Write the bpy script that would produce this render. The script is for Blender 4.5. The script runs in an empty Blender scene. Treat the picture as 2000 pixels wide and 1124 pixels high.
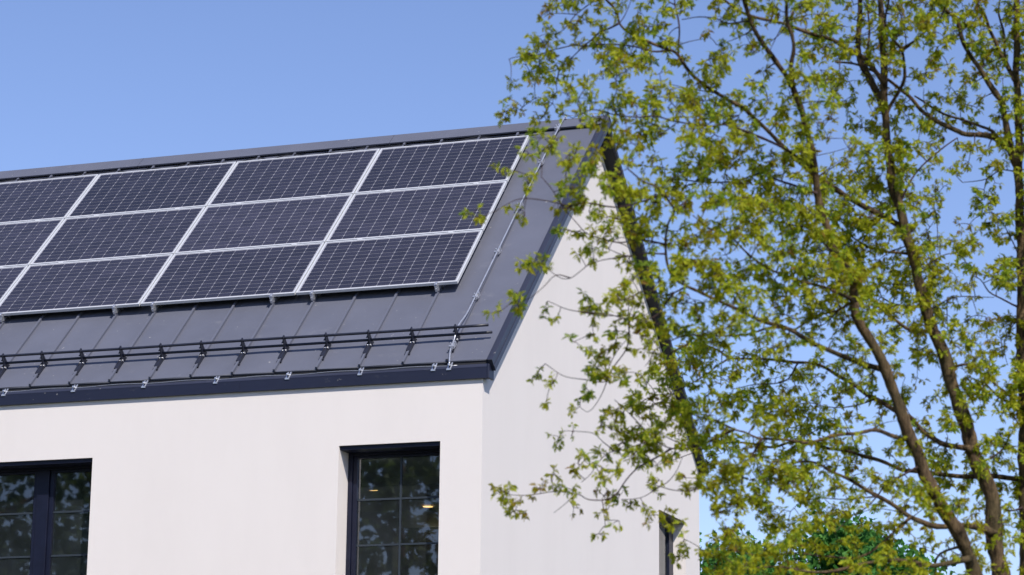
import bpy, bmesh, math, random
import numpy as np
from mathutils import Vector, Matrix

rnd = random.Random(7)
rng = np.random.default_rng(11)
R_ = math.radians
sc = bpy.context.scene
col = sc.collection

# ------------------------------------------------------------------ camera
ZO = 10.77                                             # ground is z = 0, eye at 1.6 m
CAM = np.array([10.0391, -28.8642, -9.1677 + ZO])
YAW, PITCH, ROLL, FPX = -0.341426, 0.228868, 0.0110737, 4758.48
def cam_axes():
    cy, sy, cp, sp = math.cos(YAW), math.sin(YAW), math.cos(PITCH), math.sin(PITCH)
    f = np.array([sy * cp, cy * cp, sp]); r = np.array([cy, -sy, 0.0]); u = np.cross(r, f)
    cr, sr = math.cos(ROLL), math.sin(ROLL)
    return cr * r + sr * u, cr * u - sr * r, f
AR, AU, AF = cam_axes()
cam_data = bpy.data.cameras.new('camera'); cam = bpy.data.objects.new('camera', cam_data); col.objects.link(cam)
cam_data.sensor_width = 36.0; cam_data.lens = FPX / 2000 * 36.0
cam_data.clip_start = 0.2; cam_data.clip_end = 3000
m = Matrix.Identity(4)
for i in range(3):
    m[i][0], m[i][1], m[i][2], m[i][3] = AR[i], AU[i], -AF[i], CAM[i]
cam.matrix_world = m
cam_data.dof.use_dof = True; cam_data.dof.focus_distance = 30.5; cam_data.dof.aperture_fstop = 3.8
sc.camera = cam

# ------------------------------------------------------------------ sky and sun
SUN = Vector((0.85, -1.0, 1.33)).normalized()
world = bpy.data.worlds.new('World'); sc.world = world; world.use_nodes = True
wn = world.node_tree; wn.nodes.clear()
wo = wn.nodes.new('ShaderNodeOutputWorld'); wb = wn.nodes.new('ShaderNodeBackground'); ws = wn.nodes.new('ShaderNodeTexSky')
ws.sky_type = 'NISHITA'; ws.sun_disc = False
ws.sun_elevation = math.asin(SUN.z); ws.sun_rotation = math.atan2(SUN.x, SUN.y)
ws.altitude = 100; ws.air_density = 1.0; ws.dust_density = 0.3; ws.ozone_density = 4.0
wb.inputs['Strength'].default_value = 0.15
wt = wn.nodes.new('ShaderNodeMix'); wt.data_type = 'RGBA'; wt.blend_type = 'MULTIPLY'; wt.inputs['Factor'].default_value = 1.0
wt.inputs['B'].default_value = (1.05, 0.955, 1.075, 1)      # the camera's cool white balance, the same all over the sky
wn.links.new(ws.outputs[0], wt.inputs['A']); wn.links.new(wt.outputs['Result'], wb.inputs['Color']); wn.links.new(wb.outputs[0], wo.inputs['Surface'])
sl = bpy.data.lights.new('sun', 'SUN'); sl.energy = 4.9; sl.angle = R_(0.53); sl.color = (1.0, 0.945, 0.84)
so = bpy.data.objects.new('sun', sl); col.objects.link(so)
so.rotation_euler = SUN.to_track_quat('Z', 'Y').to_euler(); so.location = (20, -30, 45)
sc.view_settings.view_transform = 'Standard'; sc.view_settings.look = 'None'
sc.view_settings.exposure = 0.0; sc.view_settings.gamma = 1.0; sc.view_settings.use_curve_mapping = False
sc.cycles.max_bounces = 8; sc.cycles.transparent_max_bounces = 12

# ------------------------------------------------------------------ helpers
def at(u, v, d):
    """point d metres in front of the eye that the 2000 x 1124 photograph shows at (u, v)"""
    return CAM + d * (AF + (u - 1000) / FPX * AR - (v - 562) / FPX * AU)
def tag(o, label=None, cat=None, group=None, kind=None):
    if label: o['label'] = label
    if cat: o['category'] = cat
    if group: o['group'] = group
    if kind: o['kind'] = kind
    return o
def link(name, me, mat=None, parent=None):
    o = bpy.data.objects.new(name, me); col.objects.link(o)
    if mat is not None and me is not None and not me.materials: me.materials.append(mat)
    if parent is not None: o.parent = parent
    return o
def empty(name, loc=(0, 0, 0)):
    o = bpy.data.objects.new(name, None); col.objects.link(o); o.location = loc; o.empty_display_size = 0.2
    return o
class MB:
    def __init__(s): s.v = []; s.f = []
    def add(s, vs, fs):
        b = len(s.v); s.v += [tuple(float(c) for c in p) for p in vs]; s.f += [tuple(b + i for i in f) for f in fs]; return s
    def hexa(s, p8):
        return s.add(p8, [(0, 3, 2, 1), (4, 5, 6, 7), (0, 1, 5, 4), (1, 2, 6, 5), (2, 3, 7, 6), (3, 0, 4, 7)])
    def box(s, x0, x1, y0, y1, z0, z1):
        return s.hexa([(x0, y0, z0), (x1, y0, z0), (x1, y1, z0), (x0, y1, z0), (x0, y0, z1), (x1, y0, z1), (x1, y1, z1), (x0, y1, z1)])
    def quad(s, a, b, c, d): return s.add([a, b, c, d], [(0, 1, 2, 3)])
    def poly(s, pts): return s.add(pts, [tuple(range(len(pts)))])
    def prism(s, a, b):
        n = len(a)
        return s.add(list(a) + list(b), [tuple(range(n))[::-1], tuple(range(n, 2 * n))] + [(i, (i + 1) % n, n + (i + 1) % n, n + i) for i in range(n)])
    def tube(s, pts, rad, k=7, cap=True):
        pts = [Vector(p) for p in pts]; n = len(pts)
        if n < 2: return s
        if not hasattr(rad, '__len__'): rad = [rad] * n
        t = (pts[1] - pts[0]).normalized(); a = t.orthogonal().normalized(); base = len(s.v)
        for i in range(n):
            t2 = (pts[min(i + 1, n - 1)] - pts[max(i - 1, 0)])
            t2 = t2.normalized() if t2.length > 1e-9 else t
            a = (a - t2 * a.dot(t2)); a = a.normalized() if a.length > 1e-6 else t2.orthogonal().normalized()
            b = t2.cross(a); t = t2
            for j in range(k):
                w = 2 * math.pi * j / k; s.v.append(tuple(pts[i] + (a * math.cos(w) + b * math.sin(w)) * rad[i]))
        for i in range(n - 1):
            for j in range(k):
                s.f.append((base + i * k + j, base + i * k + (j + 1) % k, base + (i + 1) * k + (j + 1) % k, base + (i + 1) * k + j))
        if cap:
            s.f.append(tuple(base + j for j in range(k))[::-1]); s.f.append(tuple(base + (n - 1) * k + j for j in range(k)))
        return s
    def mesh(s, name, mat=None, smooth=False):
        me = bpy.data.meshes.new(name); me.from_pydata(s.v, [], s.f)
        bm = bmesh.new(); bm.from_mesh(me); bmesh.ops.recalc_face_normals(bm, faces=bm.faces); bm.to_mesh(me); bm.free()
        if mat is not None: me.materials.append(mat)
        if smooth: me.polygons.foreach_set('use_smooth', [True] * len(me.polygons))
        me.update(); return me
    def build(s, name, mat, parent=None, smooth=False, bevel=0.0):
        o = link(name, s.mesh(name, mat, smooth), None, parent)
        if bevel:
            b = o.modifiers.new('edge', 'BEVEL'); b.width = bevel; b.segments = 2; b.limit_method = 'ANGLE'
        return o

# ------------------------------------------------------------------ materials
def material(name):
    ma = bpy.data.materials.new(name); ma.use_nodes = True
    return ma, ma.node_tree.nodes, ma.node_tree.links, ma.node_tree.nodes['Principled BSDF']
def noise(n, l, scale, detail=4, rough=.55, coord=None, stretch=None):
    tc = n.new('ShaderNodeTexCoord'); t = n.new('ShaderNodeTexNoise')
    t.inputs['Scale'].default_value = scale; t.inputs['Detail'].default_value = detail; t.inputs['Roughness'].default_value = rough
    src = tc.outputs[coord or 'Object']
    if stretch:
        mp = n.new('ShaderNodeMapping'); mp.inputs['Scale'].default_value = stretch; l.new(src, mp.inputs[0]); src = mp.outputs[0]
    l.new(src, t.inputs['Vector']); return t
def ramp(n, l, src, stops):
    r = n.new('ShaderNodeValToRGB'); e = r.color_ramp.elements
    e[0].position, e[0].color = stops[0][0], (*stops[0][1], 1); e[1].position, e[1].color = stops[-1][0], (*stops[-1][1], 1)
    for p, c in stops[1:-1]:
        q = e.new(p); q.color = (*c, 1)
    l.new(src, r.inputs[0]); return r
def bump(n, l, src, bsdf, strength, dist):
    b = n.new('ShaderNodeBump'); b.inputs['Strength'].default_value = strength; b.inputs['Distance'].default_value = dist
    l.new(src, b.inputs['Height']); l.new(b.outputs[0], bsdf.inputs['Normal']); return b
def simple(name, c, rough=.5, metal=0.0, vary=.0, scale=8, spec=.5):
    ma, n, l, b = material(name)
    b.inputs['Roughness'].default_value = rough; b.inputs['Metallic'].default_value = metal; b.inputs['Specular IOR Level'].default_value = spec
    if vary:
        t = noise(n, l, scale); r = ramp(n, l, t.outputs[0], [(.3, tuple(x * (1 - vary) for x in c)), (.7, tuple(min(1, x * (1 + vary)) for x in c))])
        l.new(r.outputs[0], b.inputs['Base Color'])
    else: b.inputs['Base Color'].default_value = (*c, 1)
    return ma
M = {}
def mk_stucco():
    ma, n, l, b = material('white_render')
    t = noise(n, l, .7, 7, .68, None, (1, 1, .3)); r = ramp(n, l, t.outputs[0], [(.25, (.74, .685, .665)), (.55, (.775, .72, .70)), (.8, (.79, .735, .715))])
    l.new(r.outputs[0], b.inputs['Base Color']); b.inputs['Roughness'].default_value = .92; b.inputs['Specular IOR Level'].default_value = .2
    t2 = noise(n, l, 140, 4, .65); bump(n, l, t2.outputs[0], b, .5, .006); return ma
M['wall'] = mk_stucco()
def mk_roof(name, c, rough, rel=.10):
    ma, n, l, b = material(name)
    t = noise(n, l, 1.1, 6, .62); r = ramp(n, l, t.outputs[0], [(.3, tuple(x * (1 - rel) for x in c)), (.72, tuple(x * (1 + rel) for x in c))])
    # dust streaks and chalky water marks
    t3 = noise(n, l, 3.2, 8, .7, None, (1, .8, 2.2)); r3 = ramp(n, l, t3.outputs[0], [(.60, (0, 0, 0)), (.78, (1, 1, 1))])
    mx = n.new('ShaderNodeMix'); mx.data_type = 'RGBA'
    mu = n.new('ShaderNodeMath'); mu.operation = 'MULTIPLY'; mu.inputs[1].default_value = .16; l.new(r3.outputs[0], mu.inputs[0])
    l.new(mu.outputs[0], mx.inputs['Factor']); l.new(r.outputs[0], mx.inputs['A']); mx.inputs['B'].default_value = (.42, .41, .40, 1)
    # small bird-lime and scratch specks
    t4 = noise(n, l, 21, 2, .5); r4 = ramp(n, l, t4.outputs[0], [(.745, (0, 0, 0)), (.76, (1, 1, 1))])
    mu4 = n.new('ShaderNodeMath'); mu4.operation = 'MULTIPLY'; mu4.inputs[1].default_value = .45; l.new(r4.outputs[0], mu4.inputs[0])
    mx4 = n.new('ShaderNodeMix'); mx4.data_type = 'RGBA'; l.new(mu4.outputs[0], mx4.inputs['Factor']); l.new(mx.outputs['Result'], mx4.inputs['A']); mx4.inputs['B'].default_value = (.5, .48, .46, 1)
    l.new(mx4.outputs['Result'], b.inputs['Base Color'])
    t2 = noise(n, l, 4, 4); rr = n.new('ShaderNodeMapRange'); rr.inputs['To Min'].default_value = rough - .06; rr.inputs['To Max'].default_value = rough + .1
    l.new(t2.outputs[0], rr.inputs[0]); l.new(rr.outputs[0], b.inputs['Roughness'])
    t5 = noise(n, l, 2.4, 2); bump(n, l, t5.outputs[0], b, .4, .012)
    return ma
M['roof'] = mk_roof('coated_sheet_metal', (.114, .120, .158), .46)
M['trim'] = mk_roof('dark_folded_metal', (.029, .032, .054), .42)
M['gutter'] = mk_roof('navy_gutter_metal', (.012, .0145, .036), .42)
M['under'] = simple('roof_deck', (.02, .02, .024), .8)
M['frame'] = simple('window_frame_lacquer', (.008, .010, .026), .42, 0, .15, 6, .3)
M['muntin'] = simple('muntin_grey', (.026, .035, .046), .5)
M['alu'] = simple('anodised_aluminium', (.70, .71, .74), .4, .3, .05, 9)
M['alu_side'] = M['alu']
M['zinc'] = simple('galvanised_steel', (.66, .67, .72), .35, .75, .15, 30)
M['bolt'] = simple('bright_bolt', (.85, .85, .88), .25, .8)
M['guard'] = simple('black_powder_coat', (.018, .020, .034), .42, 0, .2, 12)
M['cable'] = simple('cap_shade_black', (.01, .01, .012), .55)  # black for the drawn shade line under the ridge cap
M['back'] = simple('white_backsheet', (.31, .31, .355), .4, 0)
def mk_cell():
    ma, n, l, b = material('silicon_cell')
    oi = n.new('ShaderNodeObjectInfo')
    t = noise(n, l, 95, 3, .7, None, (1, 2.2, 1)); r = ramp(n, l, t.outputs[0], [(.36, (.011, .010, .019)), (.5, (.023, .021, .034)), (.66, (.060, .056, .074))])
    hs = n.new('ShaderNodeHueSaturation'); mr = n.new('ShaderNodeMapRange'); mr.inputs['To Min'].default_value = .8; mr.inputs['To Max'].default_value = 1.2
    l.new(oi.outputs['Random'], mr.inputs[0]); mm_ = n.new('ShaderNodeMath'); mm_.operation = 'MULTIPLY'; sx_ = n.new('ShaderNodeSeparateColor'); l.new(oi.outputs['Color'], sx_.inputs[0]); l.new(mr.outputs[0], mm_.inputs[0]); l.new(sx_.outputs[0], mm_.inputs[1]); l.new(mm_.outputs[0], hs.inputs['Value']); l.new(r.outputs[0], hs.inputs['Color']); l.new(hs.outputs[0], b.inputs['Base Color'])
    b.inputs['Roughness'].default_value = .42; b.inputs['Coat Weight'].default_value = .8; b.inputs['Coat Roughness'].default_value = .09; b.inputs['Specular IOR Level'].default_value = .3
    return ma
M['cell'] = mk_cell()
def mk_glass():
    ma, n, l, b = material('window_glass'); n.remove(b); out = n['Material Output']
    tr = n.new('ShaderNodeBsdfTransparent'); tr.inputs[0].default_value = (.78, .82, .82, 1)
    gl = n.new('ShaderNodeBsdfGlossy'); gl.inputs['Roughness'].default_value = .015; gl.inputs[0].default_value = (.95, .97, 1, 1)
    fr = n.new('ShaderNodeFresnel'); fr.inputs[0].default_value = 2.1
    t = noise(n, l, .9, 2); bp = n.new('ShaderNodeBump'); bp.inputs['Strength'].default_value = .05; bp.inputs['Distance'].default_value = .02
    l.new(t.outputs[0], bp.inputs['Height']); l.new(bp.outputs[0], gl.inputs['Normal'])
    mx = n.new('ShaderNodeMixShader'); l.new(fr.outputs[0], mx.inputs[0]); l.new(tr.outputs[0], mx.inputs[1]); l.new(gl.outputs[0], mx.inputs[2]); df = n.new('ShaderNodeBsdfDiffuse'); df.inputs[0].default_value = (.42, .50, .58, 1)      # thin film of dust
    td = noise(n, l, 2.2, 6, .65); rd_ = ramp(n, l, td.outputs[0], [(.35, (.012, .012, .012)), (.75, (.055, .055, .055))])
    m2 = n.new('ShaderNodeMixShader'); l.new(rd_.outputs[0], m2.inputs[0]); l.new(mx.outputs[0], m2.inputs[1]); l.new(df.outputs[0], m2.inputs[2]); l.new(m2.outputs[0], out.inputs[0])
    return ma
M['glass'] = mk_glass()
M['room'] = simple('room_plaster', (.60, .65, .68), .9)
M['ceil'] = simple('room_ceiling', (.5, .5, .52), .9)
M['roomfloor'] = simple('room_floor', (.22, .24, .26), .6)
M['curtain'] = simple('curtain_linen', (.5, .5, .47), .95)
M['door'] = simple('room_door', (.05, .04, .035), .5)
def mk_emit(name, c, s):
    ma, n, l, b = material(name); b.inputs['Base Color'].default_value = (*c, 1); b.inputs['Emission Color'].default_value = (*c, 1); b.inputs['Emission Strength'].default_value = s; return ma
M['lamp'] = mk_emit('lamp_lit', (1, .60, .20), 2.2)
def mk_bark(name, lo, hi):
    ma, n, l, b = material(name)
    t = noise(n, l, 26, 8, .75, None, (1, 1, .28)); r = ramp(n, l, t.outputs[0], [(.36, lo), (.62, hi)])
    t2 = noise(n, l, 2.6, 4); r2 = ramp(n, l, t2.outputs[0], [(.48, (0, 0, 0)), (.62, (1, 1, 1))])
    mx = n.new('ShaderNodeMix'); mx.data_type = 'RGBA'; mu = n.new('ShaderNodeMath'); mu.operation = 'MULTIPLY'; mu.inputs[1].default_value = .35
    l.new(r2.outputs[0], mu.inputs[0]); l.new(mu.outputs[0], mx.inputs['Factor']); l.new(r.outputs[0], mx.inputs['A']); mx.inputs['B'].default_value = (.085, .08, .035, 1)
    l.new(mx.outputs['Result'], b.inputs['Base Color']); b.inputs['Roughness'].default_value = .95; b.inputs['Specular IOR Level'].default_value = .15
    bump(n, l, t.outputs[0], b, 1.0, .035); return ma
M['bark'] = mk_bark('oak_bark', (.020, .014, .010), (.22, .148, .085))
M['twig'] = simple('twig_bark', (.05, .030, .030), .8, 0, .3, 9, .2)
def mk_leaf(name, stops, trans, sat=1.0):
    ma, n, l, b = material(name); out = n['Material Output']
    a = n.new('ShaderNodeAttribute'); a.attribute_name = 'tint'
    r = ramp(n, l, a.outputs['Fac'], stops)
    l.new(r.outputs[0], b.inputs['Base Color']); b.inputs['Roughness'].default_value = .6; b.inputs['Specular IOR Level'].default_value = .16
    tl = n.new('ShaderNodeBsdfTranslucent'); hs = n.new('ShaderNodeHueSaturation'); hs.inputs['Value'].default_value = 1.5; hs.inputs['Saturation'].default_value = 1.05
    l.new(r.outputs[0], hs.inputs['Color']); l.new(hs.outputs[0], tl.inputs[0])
    mx = n.new('ShaderNodeMixShader'); mx.inputs[0].default_value = trans; l.new(b.outputs[0], mx.inputs[1]); l.new(tl.outputs[0], mx.inputs[2]); l.new(mx.outputs[0], out.inputs[0])
    return ma
M['oakleaf'] = mk_leaf('young_oak_leaf', [(0, (.25, .145, .03)), (.10, (.28, .225, .02)), (.38, (.32, .325, .02)), (.72, (.46, .48, .04)), (.88, (.32, .40, .035)), (1, (.18, .27, .035))], .5)
M['mapleleaf'] = mk_leaf('green_maple_leaf', [(0, (.03, .10, .022)), (.5, (.055, .175, .035)), (1, (.11, .27, .055))], .35)
M['darkleaf'] = mk_leaf('garden_tree_leaf', [(0, (.05, .075, .03)), (.5, (.09, .13, .04)), (1, (.14, .19, .05))], .3)

# ------------------------------------------------------------------ ground
def mk_ground():
    ma, n, l, b = material('lawn')
    t = noise(n, l, .35, 8, .65); r = ramp(n, l, t.outputs[0], [(.3, (.035, .05, .02)), (.55, (.06, .075, .03)), (.75, (.10, .095, .055))])
    l.new(r.outputs[0], b.inputs['Base Color']); b.inputs['Roughness'].default_value = .95
    t2 = noise(n, l, 25, 6); bump(n, l, t2.outputs[0], b, .8, .06); return ma
gb = MB(); N = 64
gb.poly([(1500 * math.cos(2 * math.pi * i / N), 1500 * math.sin(2 * math.pi * i / N), 0) for i in range(N)])
tag(gb.build('ground', mk_ground()), kind='structure')
pv = MB(); pv.box(-16, 4, -8.0, -3.62, 0.0, .05)
tag(pv.build('pavement', simple('dark_paving', (.075, .072, .07), .9, 0, .2, 3)), kind='structure')

# ------------------------------------------------------------------ house
PR = 0.781469                                           # roof pitch
T = np.array([0, math.cos(PR), math.sin(PR)]); NN = np.array([0, -math.sin(PR), math.cos(PR)])
def RP(x, s, h):
    """near roof slope: x along the eave, s up the slope from the top edge of the panel field, h above the sheet metal"""
    p = np.array([x, 0, ZO]) + s * T + (h - .14) * NN
    return (float(p[0]), float(p[1]), float(p[2]))
def xv(s_): return .085 * min(1, max(0, (s_ + 5.2) / 5.6))   # the verge runs out a little towards the ridge
def rskew(mb, x0, x1, s0, s1, h0, h1):
    a, b = xv(s0), xv(s1)
    return mb.hexa([RP(x0 + a, s0, h0), RP(x1 + a, s0, h0), RP(x1 + b, s1, h0), RP(x0 + b, s1, h0), RP(x0 + a, s0, h1), RP(x1 + a, s0, h1), RP(x1 + b, s1, h1), RP(x0 + b, s1, h1)])
def rbox(mb, x0, x1, s0, s1, h0, h1):
    return mb.hexa([RP(x0, s0, h0), RP(x1, s0, h0), RP(x1, s1, h0), RP(x0, s1, h0), RP(x0, s0, h1), RP(x1, s0, h1), RP(x1, s1, h1), RP(x0, s1, h1)])
WX, WY, WR, WL = 0.726, -3.60, 5.69, -13.0              # gable wall x, facade y, rear wall y, far end x
YR = 0.47; ZR = math.tan(PR) * YR - .14 / math.cos(PR) + ZO   # ridge of the sheet metal
SR = (YR - .14 * math.sin(PR)) / math.cos(PR)           # ridge in slope units
RS = 0.735                                              # rear slope gradient
house = empty('house', (0, 0, 0))
tag(house, 'white rendered house with dark standing seam metal gable roof', 'house')

# facade with two window openings
WT = -4.638 + ZO; WB = -6.75 + ZO
W2 = (-1.014, .226); W1 = (-6.30, -4.185); RD = .30
EZ = -3.90 + ZO
fw = MB()
def grid_wall(mb, us, vs, holes, f):
    for i in range(len(us) - 1):
        for j in range(len(vs) - 1):
            cu, cv = (us[i] + us[i + 1]) / 2, (vs[j] + vs[j + 1]) / 2
            if any(a < cu < b and c < cv < d for a, b, c, d in holes): continue
            mb.quad(f(us[i], vs[j], 0), f(us[i + 1], vs[j], 0), f(us[i + 1], vs[j + 1], 0), f(us[i], vs[j + 1], 0))
    for a, b, c, d in holes:
        D = holes_depth
        mb.quad(f(a, c, 0), f(a, d, 0), f(a, d, D), f(a, c, D)); mb.quad(f(b, c, 0), f(b, c, D), f(b, d, D), f(b, d, 0))
        mb.quad(f(a, d, 0), f(b, d, 0), f(b, d, D), f(a, d, D)); mb.quad(f(a, c, 0), f(a, c, D), f(b, c, D), f(b, c, 0))
holes_depth = RD + .06
H1 = (W1[0], W1[1], WB, WT); H2 = (W2[0], W2[1], WB, WT)
grid_wall(fw, [WL, W1[0], W1[1], W2[0], W2[1], WX], [0, WB, WT, EZ], [H1, H2], lambda u, v, d: (u, WY + d, v))
facade = fw.build('wall', M['wall'], house)
# gable wall with a tall narrow opening
GT = -4.470 + ZO; GB = -6.9 + ZO; G = (3.543, 4.928); GD = .185
gw = MB(); holes_depth = GD + .05
grid_wall(gw, [WY, G[0], G[1], WR], [0, GB, GT], [(G[0], G[1], GB, GT)], lambda u, v, d: (WX - d, u, v))
def near_z(y): return ZR - (YR - y) * math.tan(PR)
def rear_z(y): return ZR - (y - YR) * RS
gw.poly([(WX, WY, GT), (WX, WR, GT), (WX, WR, rear_z(WR) - .05), (WX, YR, ZR - .05), (WX, WY, near_z(WY) - .08)])
gable = gw.build('wall', M['wall'], house)
rw = MB(); rw.quad((WL, WR, 0), (WX, WR, 0), (WX, WR, rear_z(WR) - .08), (WL, WR, rear_z(WR) - .08))
rw.poly([(WL, WY, 0), (WL, WR, 0), (WL, WR, rear_z(WR) - .08), (WL, YR, ZR - .08), (WL, WY, near_z(WY) - .08)])
rw.build('wall', M['wall'], house)

# roof deck (slabs under the sheets), then sheets and seams one by one
SB = -5.14                                              # lower edge of the sheets
XV = 0.765                                              # inner edge of the verge trim
rd = MB(); rbox(rd, WL - .15, .3, SB + .09, SR - .02, -.10, -.012); rskew(rd, .2, XV + .05, SB + .09, SR - .02, -.099, -.0125)
rear_end = WR + .03
def rear(x, y, h): return (x, y, rear_z(y) + h)
rd.hexa([rear(WL - .15, YR, -.075), rear(XV + .135, YR, -.075), rear(XV + .05, rear_end, -.075), rear(WL - .15, rear_end, -.075), rear(WL - .15, YR, -.02), rear(XV + .135, YR, -.02), rear(XV + .05, rear_end, -.02), rear(WL - .15, rear_end, -.02)])
roof = rd.build('roof', M['under'], house)
SEAM0, SEAMD = -.262, .5385
seams = [SEAM0 + SEAMD * k for k in range(1, -25, -1)]
edges = [XV + .01] + seams + [WL - .15]
for k in range(len(edges) - 1):
    x1, x0 = edges[k], edges[k + 1]
    a = MB(); dh = rnd.uniform(-.0015, .0015)
    nx, ny = 6, 10                                     # each tray is very slightly dished, as thin sheet is
    g = {}
    ph = rnd.uniform(0, 6)
    for i in range(nx + 1):
        for j in range(ny + 1):
            uu, vv = i / nx, j / ny
            bul = .0042 * math.sin(math.pi * uu) * math.sin(ph + vv * 9.0)
            g[i, j] = len(a.v); a.v.append(RP(x0 + .004 + (x1 + (xv(SB + (SR - SB) * vv) if k == 0 else 0) - x0 - .008) * uu, SB + (SR + .0 - SB) * vv, dh + bul))
    for i in range(nx):
        for j in range(ny): a.f.append((g[i, j], g[i + 1, j], g[i + 1, j + 1], g[i, j + 1]))
    rbox(a, x0 + .004, x1 - .004, SB, SB + .004, -.03, -.001)
    a.build('roof_sheet', M['roof'], roof, True)
sm = MB()
rbox(sm, -.009, .009, SB - .004, SR - .02, 0, .030); rbox(sm, -.015, .012, SB - .002, SR - .02, .022, .036)
seam_me = sm.mesh('seam', M['roof'])
for x in seams:
    o = link('seam', seam_me, None, roof); o.location = (x, 0, 0)
# rear sheets
rs = MB(); rs.quad(rear(WL - .15, YR, 0), rear(XV + .095, YR, 0), rear(XV + .01, rear_end, 0), rear(WL - .15, rear_end, 0)); rs.build('rear_slope', M['roof'], roof)
# ridge cap: two raised flanges
rc = MB()
def cap_pt(x, side, d, h):
    if side < 0: return RP(x, SR - d, h)
    c = 1 / math.sqrt(1 + RS * RS); return rear(x, YR + d * c, h / c)
for x0, x1 in [(WL - .2, -9.0), (-8.996, -5.9), (-5.896, -2.1), (-2.096, XV + .18)]:
    for sd in (-1, 1):
        zt = ZR + .035 / math.cos(PR) + .006
        a0, a1 = (x0, YR, zt), (x1, YR, zt)
        e0, e1 = cap_pt(x0, sd, .205, .050), cap_pt(x1, sd, .205, .050)
        l0, l1 = cap_pt(x0, sd, .205, .030), cap_pt(x1, sd, .205, .030)
        rc.quad(a0, a1, e1, e0); rc.quad(e0, e1, l1, l0)
        rc.quad(cap_pt(x0, sd, .16, .012), cap_pt(x1, sd, .16, .012), l1, l0)
rc.build('ridge_cap', M['roof'], roof)
# verge trims
vt = MB()
rskew(vt, XV, XV + .035, SB - .05, SR + .03, -.02, .028); rskew(vt, XV + .034, XV + .085, SB - .09, SR + .05, -.105, .05)
rskew(vt, XV + .082, XV + .092, SB - .09, SR + .05, -.105, -.035)
vt.build('verge_trim', M['trim'], roof, bevel=.004)
vr = MB()
for x0, x1, h0, h1 in ((XV, XV + .035, -.02, .03), (XV + .034, XV + .075, -.060, .040), (XV + .072, XV + .082, -.060, -.025)):
    e = .085; vr.hexa([rear(x0 + e, YR + .01, h0), rear(x1 + e, YR + .01, h0), rear(x1, rear_end, h0), rear(x0, rear_end, h0), rear(x0 + e, YR + .01, h1), rear(x1 + e, YR + .01, h1), rear(x1, rear_end, h1), rear(x0, rear_end, h1)])
vr.build('verge_trim', M['trim'], roof, bevel=.004)
pl = None; MB().prism([(XV + .036, YR + .28, ZR - .32), (XV + .036, YR - .28, ZR - .40), (XV + .036, YR, ZR + .03)], [(XV + .117, YR + .28, ZR - .32), (XV + .117, YR - .28, ZR - .40), (XV + .117, YR, ZR + .03)])
# gutter: deep front fascia, sloping lip, dark channel behind it
FY = -3.64; FB = -3.952 + ZO; FT = -3.822 + ZO
gt = MB(); xg0, xg1 = WL - .15, XV + .02
prof = [(FY, FB), (FY, FT), (FY + .036, FT + .036), (FY + .042, FT + .033), (FY + .012, FT - .002), (FY + .012, FB + .014), (FY + .1, FB + .014), (FY + .1, FB)]
gt.prism([(xg0, y, z) for y, z in prof], [(xg1, y, z) for y, z in prof])
gutter = gt.build('gutter', M['gutter'], house)
ch = MB(); ch.box(xg0, xg1, FY + .03, FY + .11, FB + .018, FB + .03)
ch.build('channel', M['under'], gutter)
lip = MB(); lp = [(FY - .0025, FT - .004), (FY + .0345, FT + .0405), (FY + .044, FT + .036), (FY + .004, FT - .006)]
lip.prism([(xg0, y, z) for y, z in lp], [(xg1, y, z) for y, z in lp]); lip.build('lip', M['trim'], gutter)
en = MB(); en.box(XV + .021, XV + .05, FY - .004, FY + .16, FB - .004, FT + .03); en.build('end_cap', M['gutter'], gutter, bevel=.006)
for jx in (-2.32, -6.30, -10.2):
    jt = MB(); jt.box(jx - .045, jx + .045, FY - .0035, FY - .0005, FB + .002, FT - .008); jt.build('joint_sleeve', M['gutter'], gutter)
fs = MB(); fs.box(xg0, xg1, FY + .11, FY + .16, FB + .03, FT + .09); fs.build('fascia_board', M['under'], gutter)
rg = MB(); ge = rear_z(rear_end)
rg.box(xg0, WX - .2, rear_end - .02, rear_end + .09, ge - .17, ge - .02); rg.build('gutter', M['gutter'], house)

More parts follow.
